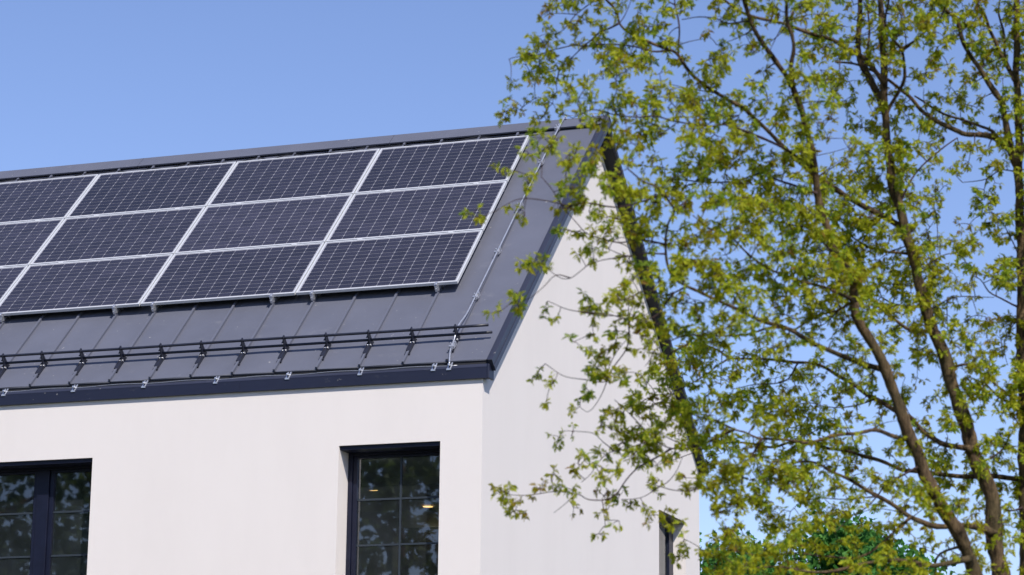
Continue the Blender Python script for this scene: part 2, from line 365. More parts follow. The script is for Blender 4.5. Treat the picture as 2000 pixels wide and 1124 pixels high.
# windows on the facade
def window(x0, x1, zb, zt, y, mull, vbars, hbars):
    fr = MB(); f = .055
    fr.box(x0, x0 + f, y, y + .08, zb, zt); fr.box(x1 - f, x1, y, y + .08, zb, zt)
    fr.box(x0 + f, x1 - f, y, y + .08, zt - f - .02, zt); fr.box(x0 + f, x1 - f, y, y + .08, zb, zb + f)
    for a, b in mull: fr.box(a, b, y - .004, y + .08, zb + f, zt - f - .02)
    w = fr.build('window', M['frame'], house, bevel=.004)
    sb = MB(); sb.box(x0 + .001, x1 - .001, WY + .03, y - .001, zt - .045, zt - .002); sb.build('dark_soffit_box', M['frame'], w)  # dark box added under the lintel so its soffit reads as shaded
    bays = []; xs = [x0 + f] + [q for a, b in mull for q in (a, b)] + [x1 - f]
    for i in range(0, len(xs), 2): bays.append((xs[i], xs[i + 1]))
    for bx0, bx1 in bays:
        s = .055; zb2, zt2 = zb + f, zt - f - .02
        sa = MB(); ys = y + .018
        sa.box(bx0 + .002, bx0 + s, ys, ys + .06, zb2 + .002, zt2 - .002); sa.box(bx1 - s, bx1 - .002, ys, ys + .06, zb2 + .002, zt2 - .002)
        sa.box(bx0 + s, bx1 - s, ys, ys + .06, zt2 - s * .6, zt2 - .002); sa.box(bx0 + s, bx1 - s, ys, ys + .06, zb2 + .002, zb2 + s)
        sa.build('sash', M['frame'], w, bevel=.003)
        gx0, gx1, gz0, gz1 = bx0 + s, bx1 - s, zb2 + s, zt2 - s * .6
        vb = [b for b in vbars if gx0 < b < gx1]
        xs2 = [gx0] + vb + [gx1]; zs2 = [gz0] + sorted(hbars) + [gz1]; t = .0115
        for b in vb:
            mm = MB(); mm.box(b - t, b + t, ys + .020, ys + .040, gz0, gz1); mm.build('muntin', M['muntin'], w)
        for h in hbars:
            for i in range(len(xs2) - 1):
                mm = MB(); mm.box(xs2[i] + (t + .001 if i else 0), xs2[i + 1] - (t + .001 if i < len(xs2) - 2 else 0), ys + .021, ys + .039, h - t, h + t); mm.build('muntin', M['muntin'], w)
        for i in range(len(xs2) - 1):
            for j in range(len(zs2) - 1):
                p = MB(); yy = ys + .030 
                a, b, c, d = xs2[i] + (t if i else 0), xs2[i + 1] - (t if i < len(xs2) - 2 else 0), zs2[j] + (t if j else 0), zs2[j + 1] - (t if j < len(zs2) - 2 else 0)
                p.quad((a, yy, c), (b, yy, c), (b, yy, d), (a, yy, d)); p.build('pane', M['glass'], w)
    return w
HB = [-5.222 + ZO, -5.746 + ZO, -6.27 + ZO]
tag(window(W2[0], W2[1], WB, WT, WY + RD - .02, [], [-.372], HB), 'narrow window with thin grey muntins and two lit downlights behind')
tag(window(W1[0], W1[1], WB, WT, WY + RD - .02, [(-5.075, -4.915)], [], HB), 'wide two-bay window with a broad navy mullion')
def gable_window():
    f = .06; x = WX - GD
    fr = MB()
    fr.box(x - .07, x, G[1] - f - .16, G[1] - .001, GB, GT - .001); fr.box(x - .07, x, G[0] + .001, G[0] + f, GB, GT - .001)
    fr.box(x - .07, x, G[0] + f, G[1] - f - .16, GT - f - .05, GT - .001); fr.box(x - .07, x, G[0] + f, G[1] - f - .16, GB, GB + f)
    w = fr.build('window', M['frame'], house, bevel=.004)
    p = MB(); xx = x - .03; p.quad((xx, G[0] + f, GB + f), (xx, G[1] - f - .16, GB + f), (xx, G[1] - f - .16, GT - f - .05), (xx, G[0] + f, GT - f - .05)); p.build('pane', M['glass'], w)
    sb = MB(); sb.box(x + .001, WX - .02, G[0] + .002, G[1] - .002, GT - .03, GT - .002); sb.build('dark_soffit_box', M['frame'], w)  # added dark box: puts the shade of the lintel soffit into its colour
    tag(w, 'narrow deep-set window near the far edge of the gable')
gable_window()
# rooms behind the windows
def room(x0, x1, y0, y1, zf, zc, name):
    r = MB(); r.quad((x0, y1, zf), (x1, y1, zf), (x1, y1, zc), (x0, y1, zc)); r.quad((x0, y0, zf), (x0, y1, zf), (x0, y1, zc), (x0, y0, zc)); r.quad((x1, y0, zf), (x1, y1, zf), (x1, y1, zc), (x1, y0, zc))
    o = r.build('room_wall', M['room'], house)
    c = MB(); c.quad((x0, y0, zc), (x1, y0, zc), (x1, y1, zc), (x0, y1, zc)); c.build('room_ceiling', M['ceil'], house)
    fl = MB(); fl.quad((x0, y0, zf), (x1, y0, zf), (x1, y1, zf), (x0, y1, zf)); fl.build('room_floor', M['roomfloor'], house)
    fr = MB()                                          # inner face of the outer wall beside and above the opening
    return o
CZ = -4.75 + ZO; YI = WY + RD + .055
room(-3.2, .7, YI, .85, 4.0, CZ, 'a'); room(-7.6, -3.25, YI, .3, 4.0, CZ, 'b')
dr = MB(); dr.box(-2.05, -1.15, .80, .845, 4.0, CZ - .24); dr.build('room_door', M['door'], house)
fr = MB(); fr.box(-2.13, -2.05, .80, .84, 4.0, CZ - .18); fr.box(-2.05, -1.15, .80, .84, CZ - .238, CZ - .18); fr.build('door_casing', M['room'], house)
bm_ = MB(); bm_.box(-3.19, .69, -1.9, -1.6, CZ - .10, CZ - .002); bm_.build('ceiling_beam', M['ceil'], house)
cu = MB()
for i in range(14):
    x = -7.2 + i * .075; cu.tube([(x, -2.6 + .03 * math.sin(i * 2.1), 4.02), (x, -2.6 + .03 * math.sin(i * 2.1 + .4), CZ - .05)], .042, 8)
tag(cu.build('curtain', M['curtain'], None, True), 'pale curtain hanging inside the wide window', 'curtain')
for x, y, lb in ((-1.64, -1.09, 'lit round ceiling downlight seen through the upper left pane'), (-1.52, .49, 'lit round ceiling downlight seen through the right-hand middle pane')):
    d = empty('downlight', (x, y, CZ)); tag(d, lb, 'downlight', 'ceiling downlights')
    rg_ = MB(); n_ = 24
    c0 = [(.085 * math.cos(6.2832 * i / n_), .085 * math.sin(6.2832 * i / n_)) for i in range(n_)]
    c1 = [(.066 * math.cos(6.2832 * i / n_), .066 * math.sin(6.2832 * i / n_)) for i in range(n_)]
    for i in range(n_):
        j = (i + 1) % n_; rg_.quad((*c0[i], -.004), (*c0[j], -.004), (*c1[j], -.012), (*c1[i], -.012))
    rg_.build('ring', M['zinc'], d)
    lp_ = MB(); lp_.prism([(*c, -.016) for c in c1], [(*c, -.008) for c in c1]); lp_.build('lamp', M['lamp'], d)
    pl_ = bpy.data.lights.new('lamp_light', 'SPOT'); pl_.energy = 4; pl_.spot_size = R_(130); pl_.spot_blend = .6; pl_.color = (1, .85, .65); pl_.shadow_soft_size = .05
    po = bpy.data.objects.new('lamp_light', pl_); col.objects.link(po); po.parent = d; po.location = (0, 0, -.03)

# ------------------------------------------------------------------ solar panels
PW, PH = 2.115, 1.2093; pw, ph = 2.095, 1.191
NC, NR_ = 12, 13; mg = .034
cw, chh = (pw - 2 * mg) / NC, (ph - 2 * mg) / NR_
cm = MB(); gx, gy, cf = cw / 2 - .0026, chh / 2 - .0032, .0085
octo = [(-gx + cf, -gy), (gx - cf, -gy), (gx, -gy + cf), (gx, gy - cf), (gx - cf, gy), (-gx + cf, gy), (-gx, gy - cf), (-gx, -gy + cf)]
cm.prism([(a, b, -.0015) for a, b in octo], [(a, b, 0) for a, b in octo])
cell_me = cm.mesh('solar_cell', M['cell'])
fm = MB(); fw_ = .0185; th = .036
fm.box(0, pw, 0, fw_, -th, 0); fm.box(0, pw, ph - fw_, ph, -th, 0); fm.box(0, fw_, fw_, ph - fw_, -th, 0); fm.box(pw - fw_, pw, fw_, ph - fw_, -th, 0)
frame_me = fm.mesh('frame', M['alu'])
bm2 = MB(); bm2.box(fw_ - .002, pw - fw_ + .002, fw_ - .002, ph - fw_ + .002, -.02, -.005); back_me = bm2.mesh('backsheet', M['back'])
clm = MB()   # end clamp on the seam below the lowest panels
clm.box(-.022, .022, -.045, -.004, -.05, -.012); clm.box(-.014, .014, -.07, -.03, -.085, -.045); clm.box(-.006, .006, -.062, -.046, -.13, -.08); clm.box(-.018, .018, -.05, .012, .0015, .005)
clm.tube([(0, -.03, -.02), (0, -.03, .016)], .008, 8)
clamp_me = clm.mesh('mounting_clamp', M['zinc'])
mid = MB(); mid.box(-.03, .03, -.016, .016, -.03, .004); mid_me = mid.mesh('mid_clamp', M['alu'])
basis = Matrix(((1, 0, 0), (0, T[1], NN[1]), (0, T[2], NN[2]))).to_4x4()
rown = ['top', 'middle', 'bottom']
coln = ['nearest the gable', 'second from the gable', 'third from the gable', 'fourth from the gable']
for j in range(3):
    for i in range(5):
        base = np.array(RP(-i * PW - pw - (PW - pw) * 0, -(j + 1) * PH + (PH - ph), .14))
        pe = empty('solar_module'); pe.matrix_world = Matrix.Translation(Vector(base)) @ basis
        pt = rnd.uniform(.78, 1.2) * (1.0, 1.14, .98)[j]
        if i < 4: lb = f'dark solar panel in the {rown[j]} row of the array, {coln[i]}'
        else: lb = f'dark solar panel in the {rown[j]} row, fifth from the gable, beyond the picture edge'
        tag(pe, lb, 'solar panel', 'solar panels on the roof')
        link('frame', frame_me, None, pe); link('backsheet', back_me, None, pe)
        if i < 4:
            for a in range(NC):
                for b in range(NR_):
                    o = link('solar_cell', cell_me, None, pe); o.location = (mg + (a + .5) * cw, mg + (b + .5) * chh, -.0032); o.color = (pt, pt, pt, 1)
        if j == 2:
            for sx in (-.262, -1.877) if i == 0 else ((-2.416, -4.031) if i == 1 else ((-4.57, -6.185) if i == 2 else ())):
                o = link('mounting_clamp', clamp_me, None, pe); o.location = (sx + i * PW + pw, 0, 0)
        else:
            for fx in (.22, .80):
                o = link('mid_clamp', mid_me, None, pe); o.location = (fx * pw, -(PH - ph) / 2, 0)
# support rails with their feet on the seams under the panel field (seen dark in the gap)
for x in (-.262, -1.877, -2.416, -4.031, -4.57, -6.185, -6.724, -8.34):
    rl = MB(); rbox(rl, x - .02, x + .02, -3 * PH - .02, -.02, .045, .10)
    for s in np.arange(-3.5, 0, .58): rbox(rl, x - .03, x + .03, s, s + .06, .002, .0455)
    tag(rl.build('mounting_rail', M['zinc']), 'metal support rail on a roof seam under the solar panels', 'rail', 'support rails under the solar panels')
# black tube standing in for the uneven shade under the ridge cap
pc = []
for k in range(120):
    x = -8.4 + k * .071; s = .235 + .03 * math.sin(k * .31) + .02 * math.sin(k * .83 + 1) - (.09 * math.exp(-((x + 3.82) / .10) ** 2)) - (.04 * math.exp(-((x + 6.9) / .25) ** 2)) - (.04 * math.exp(-((x + 5.3) / .25) ** 2))
    pc.append(RP(x, s, .034))
tag(MB().tube(pc, .008, 6).build('cap_shade_line', M['cable'], None, True), 'black wavy line drawing the shade under the ridge cap above the solar panels', 'cable')

# ------------------------------------------------------------------ snow guard
sg = empty('snow_guard', RP(-3, -4.69, 0)); sgi = Matrix.Translation(-sg.location)
tag(sg, 'black two-pipe snow guard rail along the eave of the roof', 'snow guard')
def under(parent, o):
    o.location = o.location - parent.location; return o
SS = -4.69
for h, x1 in ((.072, .712), (.172, .690)):
    pts = [RP(x, SS + .0015 * math.sin(x * 2.1) , h + .002 * math.sin(x * 1.7 + h * 30)) for x in np.linspace(x1, -13, 60)]
    o = MB().tube(pts, .0165, 10).build('rail', M['guard'], sg, True); under(sg, o)
bk = MB()
def plate(mb, x, pts, t): return mb.prism([RP(x - t, s, h) for s, h in pts], [RP(x + t, s, h) for s, h in pts])
x = .012
plate(bk, .016, [(SS - .235, .003), (SS - .235, .034), (SS - .06, .058), (SS - .024, .20), (SS + .024, .20), (SS + .03, .05), (SS + .055, .03), (SS + .055, .003)], .007)
plate(bk, -.018, [(SS - .225, .003), (SS - .225, .044), (SS - .05, .056), (SS + .07, .05), (SS + .07, .003)], .006)
rbox(bk, -.012, .009, SS - .228, SS + .05, .036, .043)
rbox(bk, -.034, .03, SS - .275, SS - .245, .004, .02); rbox(bk, -.006, .006, SS - .25, SS - .22, .006, .03)
rbox(bk, -.020, .0085, SS - .026, SS + .026, .118, .126); rbox(bk, -.020, .0085, SS - .03, SS + .03, .046, .053)
bk_me = bk.mesh('bracket', M['guard'])
bo = MB(); bo.tube([RP(-.034, 0, .038), RP(.034, 0, .038)], .0125, 8); bo_me = bo.mesh('bolt', M['bolt'])
T3 = Vector((0, T[1], T[2]))
for xs_ in seams:
    o = link('bracket', bk_me, None, sg); o.location = Vector((xs_ - .004, 0, 0)) - sg.location
    for s_ in (SS - .06, SS + .035):
        o2 = link('bolt', bo_me, None, o); o2.location = T3 * s_

# ------------------------------------------------------------------ lightning protection
lc = empty('lightning_conductor', RP(.29, -2, 0)); tag(lc, 'bright lightning conductor cable clipped down the roof seam beside the panels', 'cable')
path = [(.345, SR - .01, .085), (.34, .44, .085), (.325, .2, .075), (.31, -.629, .075), (.30, -1.738, .075), (.295, -2.828, .075), (.288, -3.845, .075), (.287, -4.25, .08), (.285, -4.52, .118), (.284, -4.64, .118), (.278, -4.80, .07), (.285, -4.98, .06), (.305, -5.1, .05), (.335, -5.24, .03)]
def smooth(pts, n=8):
    P = [np.array(p, float) for p in pts]; P = [2 * P[0] - P[1]] + P + [2 * P[-1] - P[-2]]; out = []
    for i in range(1, len(P) - 2):
        for k in range(n):
            t = k / n; out.append(.5 * ((2 * P[i]) + (-P[i - 1] + P[i + 1]) * t + (2 * P[i - 1] - 5 * P[i] + 4 * P[i + 1] - P[i + 2]) * t * t + (-P[i - 1] + 3 * P[i] - 3 * P[i + 1] + P[i + 2]) * t ** 3))
    out.append(P[-2]); return out
o = MB().tube([RP(*p) for p in smooth(path)], .0100, 8).build('conductor', M['zinc'], lc, True); under(lc, o)
kl = MB(); rbox(kl, -.022, .022, -.03, .03, .03, .066); rbox(kl, -.030, -.004, -.055, -.03, .035, .085); rbox(kl, .004, .03, .03, .055, .035, .085); kl.tube([RP(-.014, 0, .06), RP(-.014, 0, .10)], .009, 8); kl.tube([RP(.014, -.06, .05), RP(.014, -.06, .095)], .010, 8)
kl_me = kl.mesh('clip', M['zinc'])
T3 = Vector((0, T[1], T[2]))
for s in (.30, -.629, -1.738, -2.828, -3.845, -4.90):
    o = link('clip', kl_me, None, lc); o.location = Vector((.288 if s < -1 else .30, 0, 0)) + T3 * s - lc.location
# wire on the gutter lip
gl = empty('gutter_wire', (-3, FY, FT)); tag(gl, 'thin bright earthing wire clipped along the gutter lip', 'wire')
ys_, zs_ = FY + .030, FT + .044
clipx = [-7.3, -6.36, -5.42, -4.47, -3.53, -2.59, -1.67, -.76, .14]
pts = [(x, ys_ + .006 * math.sin(x * 2.2), zs_ + .006 * math.cos(x * 6.68 + .9)) for x in np.linspace(-12, .42, 140)]
o = MB().tube(pts, .0035, 6).build('wire', M['zinc'], gl, True); under(gl, o)
gc = MB()
for d in (-.017, .017): gc.hexa([(d - .008, -.03, -.045), (d + .008, -.03, -.045), (d + .008, -.022, -.05), (d - .008, -.022, -.05), (d - .008, .032, .04), (d + .008, .032, .04), (d + .008, .04, .035), (d - .008, .04, .035)])
gc.box(-.02, .02, -.012, .008, -.008, .012); gc.box(-.026, .026, -.042, -.024, -.062, -.044); gc.tube([(0, -.02, -.0), (0, -.045, .004)], .01, 8)
gc_me = gc.mesh('clip', M['zinc'])
for x in clipx + [.33]:
    o = link('clip', gc_me, None, gl); o.location = Vector((x, ys_, zs_)) - gl.location
# rod and clips on the ridge
ar = empty('air_terminal', (.66, YR, ZR + .05)); tag(ar, 'slim pale lightning rod with clips on the ridge above the gable', 'lightning rod')
MB().tube([(0, 0, -.02), (0, 0, .66)], .0022, 6).build('rod', M['alu'], ar)
zt = .045
MB().tube([(-.32, 0, zt), (.0, .0, zt + .01), (.2, 0, zt - .01)], .004, 6).build('wire', M['zinc'], ar)
for d in (-.31, -.06, .07, .15, .215):
    c = MB(); c.box(d - .012, d + .012, -.03, .012, zt - .045, zt - .004); c.tube([(d, -.03, zt - .02), (d, -.045, zt - .03)], .009, 8); c.build('clip', M['zinc'], ar)

# ------------------------------------------------------------------ trees
def arr_mesh(name, V, F, mat, tint=None, smooth=False):
    me = bpy.data.meshes.new(name); V = np.asarray(V, np.float32); F = np.asarray(F, np.int32)
    me.vertices.add(len(V)); me.vertices.foreach_set('co', V.ravel())
    me.loops.add(F.size); me.loops.foreach_set('vertex_index', F.ravel())
    me.polygons.add(len(F)); me.polygons.foreach_set('loop_start', np.arange(0, F.size, 3, dtype=np.int32))
    me.update(calc_edges=True); me.materials.append(mat)
    if tint is not None:
        a = me.attributes.new('tint', 'FLOAT', 'POINT'); a.data.foreach_set('value', np.asarray(tint, np.float32))
    if smooth: me.polygons.foreach_set('use_smooth', [True] * len(F))
    return me
def leaf_template(kind):
    if kind == 'oak':      # deep pointed lobes
        half = [(0, .0), (.035, .24), (.20, .20), (.07, .36), (.29, .42), (.26, .52), (.08, .54), (.25, .70), (.20, .78), (.07, .75), (.11, .90), (0, 1.0)]
    else:
        half = [(0, 0), (.30, .06), (.48, .30), (.30, .42), (.42, .66), (.20, .70), (0, 1.0)]
    out = [(x, y) for x, y in half] + [(-x, y) for x, y in half[-2:0:-1]]
    pts = [(0, .5)] + out
    V = np.array([(x, y, -.35 * y * y + .45 * abs(x)) for x, y in pts], float); n = len(out)
    F = np.array([(0, 1 + i, 1 + (i + 1) % n) for i in range(n)], int)
    return V, F
OAK, OAKF = leaf_template('oak'); MAP, MAPF = leaf_template('maple')
def frames(dirs, roll):
    d = dirs / np.linalg.norm(dirs, axis=1, keepdims=True)
    up = np.tile(np.array([0, 0, 1.0]), (len(d), 1)); x = np.cross(d, up); ln = np.linalg.norm(x, axis=1, keepdims=True); x = np.where(ln < 1e-3, np.array([[1, 0, 0]]), x / np.maximum(ln, 1e-6))
    z = np.cross(x, d); c, s = np.cos(roll)[:, None], np.sin(roll)[:, None]
    return c * x + s * z, d, c * z - s * x
def place(V, pos, dirs, roll, size, width):
    x, y, z = frames(dirs, roll)
    return pos[:, None, :] + size[:, None, None] * (V[None, :, 0:1] * width[:, None, None] * x[:, None, :] + V[None, :, 1:2] * y[:, None, :] + V[None, :, 2:3] * z[:, None, :])

PXM = lambda d: d / FPX
def resample(pts, step):
    P = np.array(smooth(pts, 10)); L = np.r_[0, np.cumsum(np.linalg.norm(np.diff(P, axis=0), axis=1))]
    n = max(3, int(L[-1] / step) + 1); t = np.linspace(0, L[-1], n)
    return np.stack([np.interp(t, L, P[:, k]) for k in range(P.shape[1])], 1)
class Tree:
    """An oak drawn as stems and limbs (photograph coordinates read off for the bearing, a depth of its own for each limb), then twigs and leaf sprays grown from them."""
    def __init__(s, name, label, d0):
        s.root = None; s.name, s.label, s.d0 = name, label, d0; s.nodes = []; s.limbs = []
    def limb(s, pts, w0, w1, dd=0.0, stem=False, base_d=None):
        """pts from base to tip, widths in photograph pixels, dd: metres the tip lies farther (+) or nearer (-)"""
        pts = [tuple(map(float, p)) for p in pts]
        if base_d is None:
            A = np.array([(n[0], n[1]) for n in s.nodes]); q = np.argmin(((A - np.array(pts[0])) ** 2).sum(1)); base_d = s.nodes[q][2]
            if ((A[q] - np.array(pts[0])) ** 2).sum() < 60 ** 2 and len(pts) > 1: pts[0] = (float(A[q][0]), float(A[q][1]))
        P = resample(pts, 9.0); n = len(P); f = np.linspace(0, 1, n)
        ph = rng.uniform(0, 6.28, 4); jit = min(2.2, 6 * w0 / 20 + .6)
        P[:, 0] += jit * (np.sin(f * n * .23 + ph[0]) * .6 + np.sin(f * n * .61 + ph[1]) * .4) * np.minimum(1, f * 6)
        P[:, 1] += jit * (np.sin(f * n * .27 + ph[2]) * .6 + np.sin(f * n * .55 + ph[3]) * .4) * np.minimum(1, f * 6)
        D = base_d + dd * f + .10 * abs(dd) * np.sin(f * 7 + ph[0])
        W = w0 + (w1 - w0) * f ** .85
        W = W * (1 + .07 * np.sin(f * n * .5 + ph[1]) + .05 * rng.normal(size=n))
        if not stem: W[:3] *= np.array([1.45, 1.25, 1.1])[:min(3, n)]
        W3 = [at(P[k, 0], P[k, 1], D[k]) for k in range(n)]
        rad = [max(.0016, .46 * W[k] * PXM(D[k])) for k in range(n)]
        s.limbs.append((stem, W3, rad))
        for k in range(n): s.nodes.append((P[k, 0], P[k, 1], D[k], W[k]))
        return s
oakA = Tree('oak_tree', '', 15.0); oakC = Tree('oak_tree', '', 15.6)
# --- oak A: two leaning stems from one short bole
oakA.limb([(2010, 2182), (2006, 2000), (2003, 1700), (1998, 1560)], 74, 58, 0, True, 15.0)
oakA.limb([(1998, 1560), (1980, 1380), (1962, 1200), (1955, 1124), (1951, 1098), (1944, 1058), (1941, 1019), (1937, 973), (1916, 923), (1898, 873), (1887, 824), (1869, 782), (1856, 745), (1848, 710), (1834, 670), (1812, 613), (1798, 560), (1784, 507), (1770, 457), (1757, 405), (1745, 363), (1738, 320), (1731, 270), (1727, 213), (1727, 171), (1727, 117), (1723, 71), (1720, 18), (1716, -60), (1722, -160), (1716, -280)], 50, 6, .5, True)
oakA.limb([(1998, 1560), (1962, 1380), (1925, 1220), (1898, 1108), (1884, 1066), (1869, 1034), (1848, 1002), (1827, 966), (1805, 927), (1791, 884), (1777, 852), (1766, 817), (1750, 775), (1736, 740), (1720, 706), (1699, 663), (1674, 621), (1670, 585), (1667, 550), (1645, 520), (1631, 496), (1620, 464), (1608, 425), (1597, 375), (1592, 327), (1585, 292), (1574, 256), (1565, 213), (1553, 185), (1542, 157), (1513, 117), (1485, 78), (1464, 39), (1450, -10), (1440, -80), (1424, -190)], 42, 5, -.9, True)
LA = oakA.limb
LA([(1720, 213), (1713, 185), (1695, 149), (1681, 117), (1677, 71), (1681, 28), (1677, -10), (1664, -90), (1668, -190)], 17, 5, .5)
LA([(1738, 222), (1756, 174), (1766, 149), (1763, 103), (1745, 78), (1731, 46), (1738, -20), (1752, -110)], 9, 3, -.4)
LA([(1763, 98), (1798, 71), (1812, 59), (1840, 30), (1858, -20)], 7, 3, -.2)
LA([(1695, 145), (1695, 96), (1699, 53), (1695, 18), (1690, -50)], 6, 3, .2)
LA([(1549, 170), (1545, 135), (1552, 100), (1547, 71), (1537, 43), (1535, 0), (1528, -70), (1540, -150)], 11, 4, -.3)
LA([(1725, 165), (1690, 118), (1650, 92), (1620, 75), (1602, 71), (1549, 53), (1513, 44), (1478, 34), (1442, 21), (1414, 0), (1390, -30), (1360, -90)], 11, 4, -.8)
LA([(1757, 450), (1734, 428), (1700, 410), (1652, 384), (1631, 370), (1592, 342), (1556, 313), (1524, 281), (1503, 260), (1478, 235), (1453, 210), (1417, 192), (1375, 167), (1346, 142), (1323, 106), (1297, 93), (1269, 81), (1244, 72), (1221, 60), (1207, 44), (1205, 28), (1195, 12), (1181, -2), (1165, -40), (1140, -80)], 14, 4, -1.1)
LA([(1311, 102), (1279, 101), (1251, 95), (1225, 91), (1195, 87), (1167, 86), (1142, 90), (1121, 88), (1098, 93), (1075, 99), (1052, 109), (1031, 111), (1008, 113), (996, 116)], 4.5, 1.6, -.2)
LA([(1207, 46), (1191, 56), (1172, 65), (1158, 79), (1142, 90), (1119, 109), (1098, 130), (1080, 139), (1061, 143), (1049, 139)], 4, 1.6, .15)
LA([(1181, -2), (1158, 5), (1142, 16), (1124, 29), (1112, 44), (1100, 60), (1084, 69)], 3.5, 1.5, 0)
LA([(1124, 29), (1098, 27), (1070, 28)], 2.2, 1.3, 0)
LA([(1090, 135), (1087, 160), (1088, 178)], 2.2, 1.3, 0)
LA([(1323, 104), (1326, 69), (1324, 35), (1320, 12), (1317, -20), (1300, -60)], 4.6, 2, .2)
LA([(1467, 39), (1440, 44), (1417, 46), (1400, 38), (1366, 35), (1332, 38)], 4, 2, .1)
LA([(1319, 10), (1306, 4), (1296, -12)], 2.6, 1.5, 0)
LA([(1470, 55), (1452, 70), (1430, 80), (1400, 88)], 2.6, 1.4, 0)
LA([(1592, 335), (1530, 290), (1470, 262), (1417, 242), (1389, 247), (1353, 245), (1311, 236), (1283, 228), (1251, 229), (1228, 226), (1195, 222), (1158, 216), (1135, 222), (1118, 232)], 6.5, 2, -.9)
LA([(1209, 224), (1198, 200), (1207, 172), (1200, 150), (1185, 132)], 3, 1.5, -.1)
LA([(1135, 220), (1128, 200), (1112, 186), (1104, 176)], 2.6, 1.4, .1)
LA([(1350, 245), (1320, 210), (1296, 190), (1262, 195)], 3, 1.5, .2)
LA([(1597, 375), (1560, 365), (1517, 350), (1492, 336), (1471, 342), (1439, 356), (1382, 356), (1340, 352), (1300, 345)], 6, 2.2, .3)
LA([(1722, 728), (1691, 713), (1656, 699), (1620, 685), (1585, 670), (1549, 649), (1513, 635), (1478, 621), (1442, 606), (1407, 589), (1371, 574), (1339, 560), (1314, 539), (1300, 507), (1300, 471), (1307, 436), (1318, 414), (1306, 394), (1296, 374), (1274, 360), (1250, 350), (1225, 330)], 13, 3, -1.3)
LA([(1318, 412), (1334, 398), (1352, 385)], 4, 2, .2)
LA([(1298, 380), (1260, 392), (1218, 404), (1186, 405), (1150, 398), (1114, 400), (1070, 393), (1025, 388), (1000, 394), (970, 414)], 4.4, 1.6, -.5)
LA([(1114, 402), (1102, 408), (1088, 386), (1074, 364), (1058, 345)], 3, 1.5, -.1)
LA([(1098, 408), (1125, 436), (1145, 455), (1175, 466), (1210, 473), (1250, 470), (1302, 478)][::-1], 4, 1.7, .2)
LA([(1300, 475), (1268, 474), (1252, 482)], 3.4, 1.7, 0)
LA([(1302, 494), (1262, 496), (1220, 500), (1180, 484)], 3.4, 1.5, -.2)
LA([(1340, 561), (1300, 578), (1262, 566), (1222, 584), (1196, 594)], 3.6, 1.6, -.3)
LA([(1220, 516), (1160, 514), (1110, 544), (1075, 530), (1058, 516)], 2.6, 1.3, -.2)
LA([(1110, 544), (1085, 538), (1060, 560), (1030, 585), (1008, 582)], 2.4, 1.2, -.3)
LA([(1330, 595), (1277, 618), (1228, 623), (1190, 615), (1150, 612), (1110, 604), (1070, 588)], 3.6, 1.5, -.3)
LA([(1530, 645), (1499, 642), (1456, 653), (1407, 656), (1350, 656), (1310, 668), (1270, 690)], 6, 2.2, -.4)
LA([(1672, 592), (1638, 606), (1602, 613), (1577, 628), (1549, 646)], 6, 4, .1)
LA([(1650, 612), (1610, 634), (1575, 645)], 3, 1.5, .2)
LA([(1880, 880), (1844, 868), (1823, 856), (1798, 838), (1777, 817), (1752, 806), (1727, 788), (1691, 770), (1667, 749), (1638, 733), (1592, 713), (1549, 708), (1499, 702), (1460, 699), (1424, 699), (1400, 685), (1353, 670), (1310, 690)], 13, 3, .9)
LA([(1424, 699), (1380, 730), (1330, 760), (1280, 790), (1230, 810)], 3.5, 1.6, -.3)
LA([(1230, 620), (1225, 680), (1196, 720), (1180, 745), (1140, 742), (1100, 735), (1066, 712)], 3.2, 1.5, 0)
LA([(1190, 735), (1172, 775), (1150, 805), (1132, 795)], 2.4, 1.2, 0)
LA([(1766, 863), (1741, 852), (1709, 841), (1677, 847), (1642, 850), (1613, 856), (1578, 863), (1542, 861), (1510, 859), (1478, 856), (1453, 845), (1435, 840), (1400, 820), (1360, 812)], 10, 3, -.5)
LA([(1435, 840), (1390, 862), (1350, 872), (1310, 876), (1281, 862), (1265, 844), (1240, 819), (1220, 800), (1200, 780)], 4.6, 1.8, -.4)
LA([(1310, 876), (1285, 892), (1262, 905), (1240, 920), (1220, 940), (1205, 962), (1186, 976), (1150, 976), (1130, 966), (1090, 962), (1040, 966), (1000, 966), (975, 958)], 4, 1.4, -.3)
LA([(1262, 870), (1225, 876), (1192, 884), (1171, 901), (1153, 925), (1135, 942)], 2.6, 1.3, -.1)
LA([(1200, 880), (1178, 864), (1160, 846), (1128, 842), (1100, 842)], 2.4, 1.2, .1)
LA([(1180, 977), (1180, 1000), (1183, 1028)], 1.8, 1.1, 0)
LA([(1125, 965), (1105, 985), (1082, 1002)], 1.8, 1.1, 0)
LA([(1926, 1041), (1912, 1030), (1884, 1026), (1855, 1030), (1823, 1030), (1798, 1019), (1770, 1005), (1745, 987), (1720, 970), (1684, 952), (1649, 934), (1620, 920), (1595, 905), (1560, 902), (1520, 920), (1490, 950)], 15, 3, -.4)
LA([(1773, 1012), (1745, 1041), (1720, 1062), (1695, 1080), (1660, 1092), (1610, 1088), (1560, 1080), (1500, 1085), (1440, 1080)], 6, 2, -1.2)
LA([(1748, 923), (1734, 945), (1713, 970), (1691, 994), (1660, 1010), (1630, 1040)], 5, 2, -.2)
LA([(1713, 973), (1656, 975), (1610, 973), (1570, 980), (1545, 1000)], 3.4, 1.6, .1)
LA([(1869, 1104), (1827, 1103), (1780, 1099), (1745, 1096), (1695, 1100), (1640, 1112), (1580, 1118), (1520, 1108), (1450, 1112)], 12, 3, -1.0)
LA([(1866, 1074), (1837, 1080), (1827, 1098)], 7, 4, .1)
LA([(1802, 660), (1780, 646), (1752, 628), (1727, 610), (1709, 594), (1690, 580), (1650, 566), (1610, 560)], 9, 3, -.6)
LA([(1791, 607), (1745, 592), (1720, 580)], 6, 3, .3)
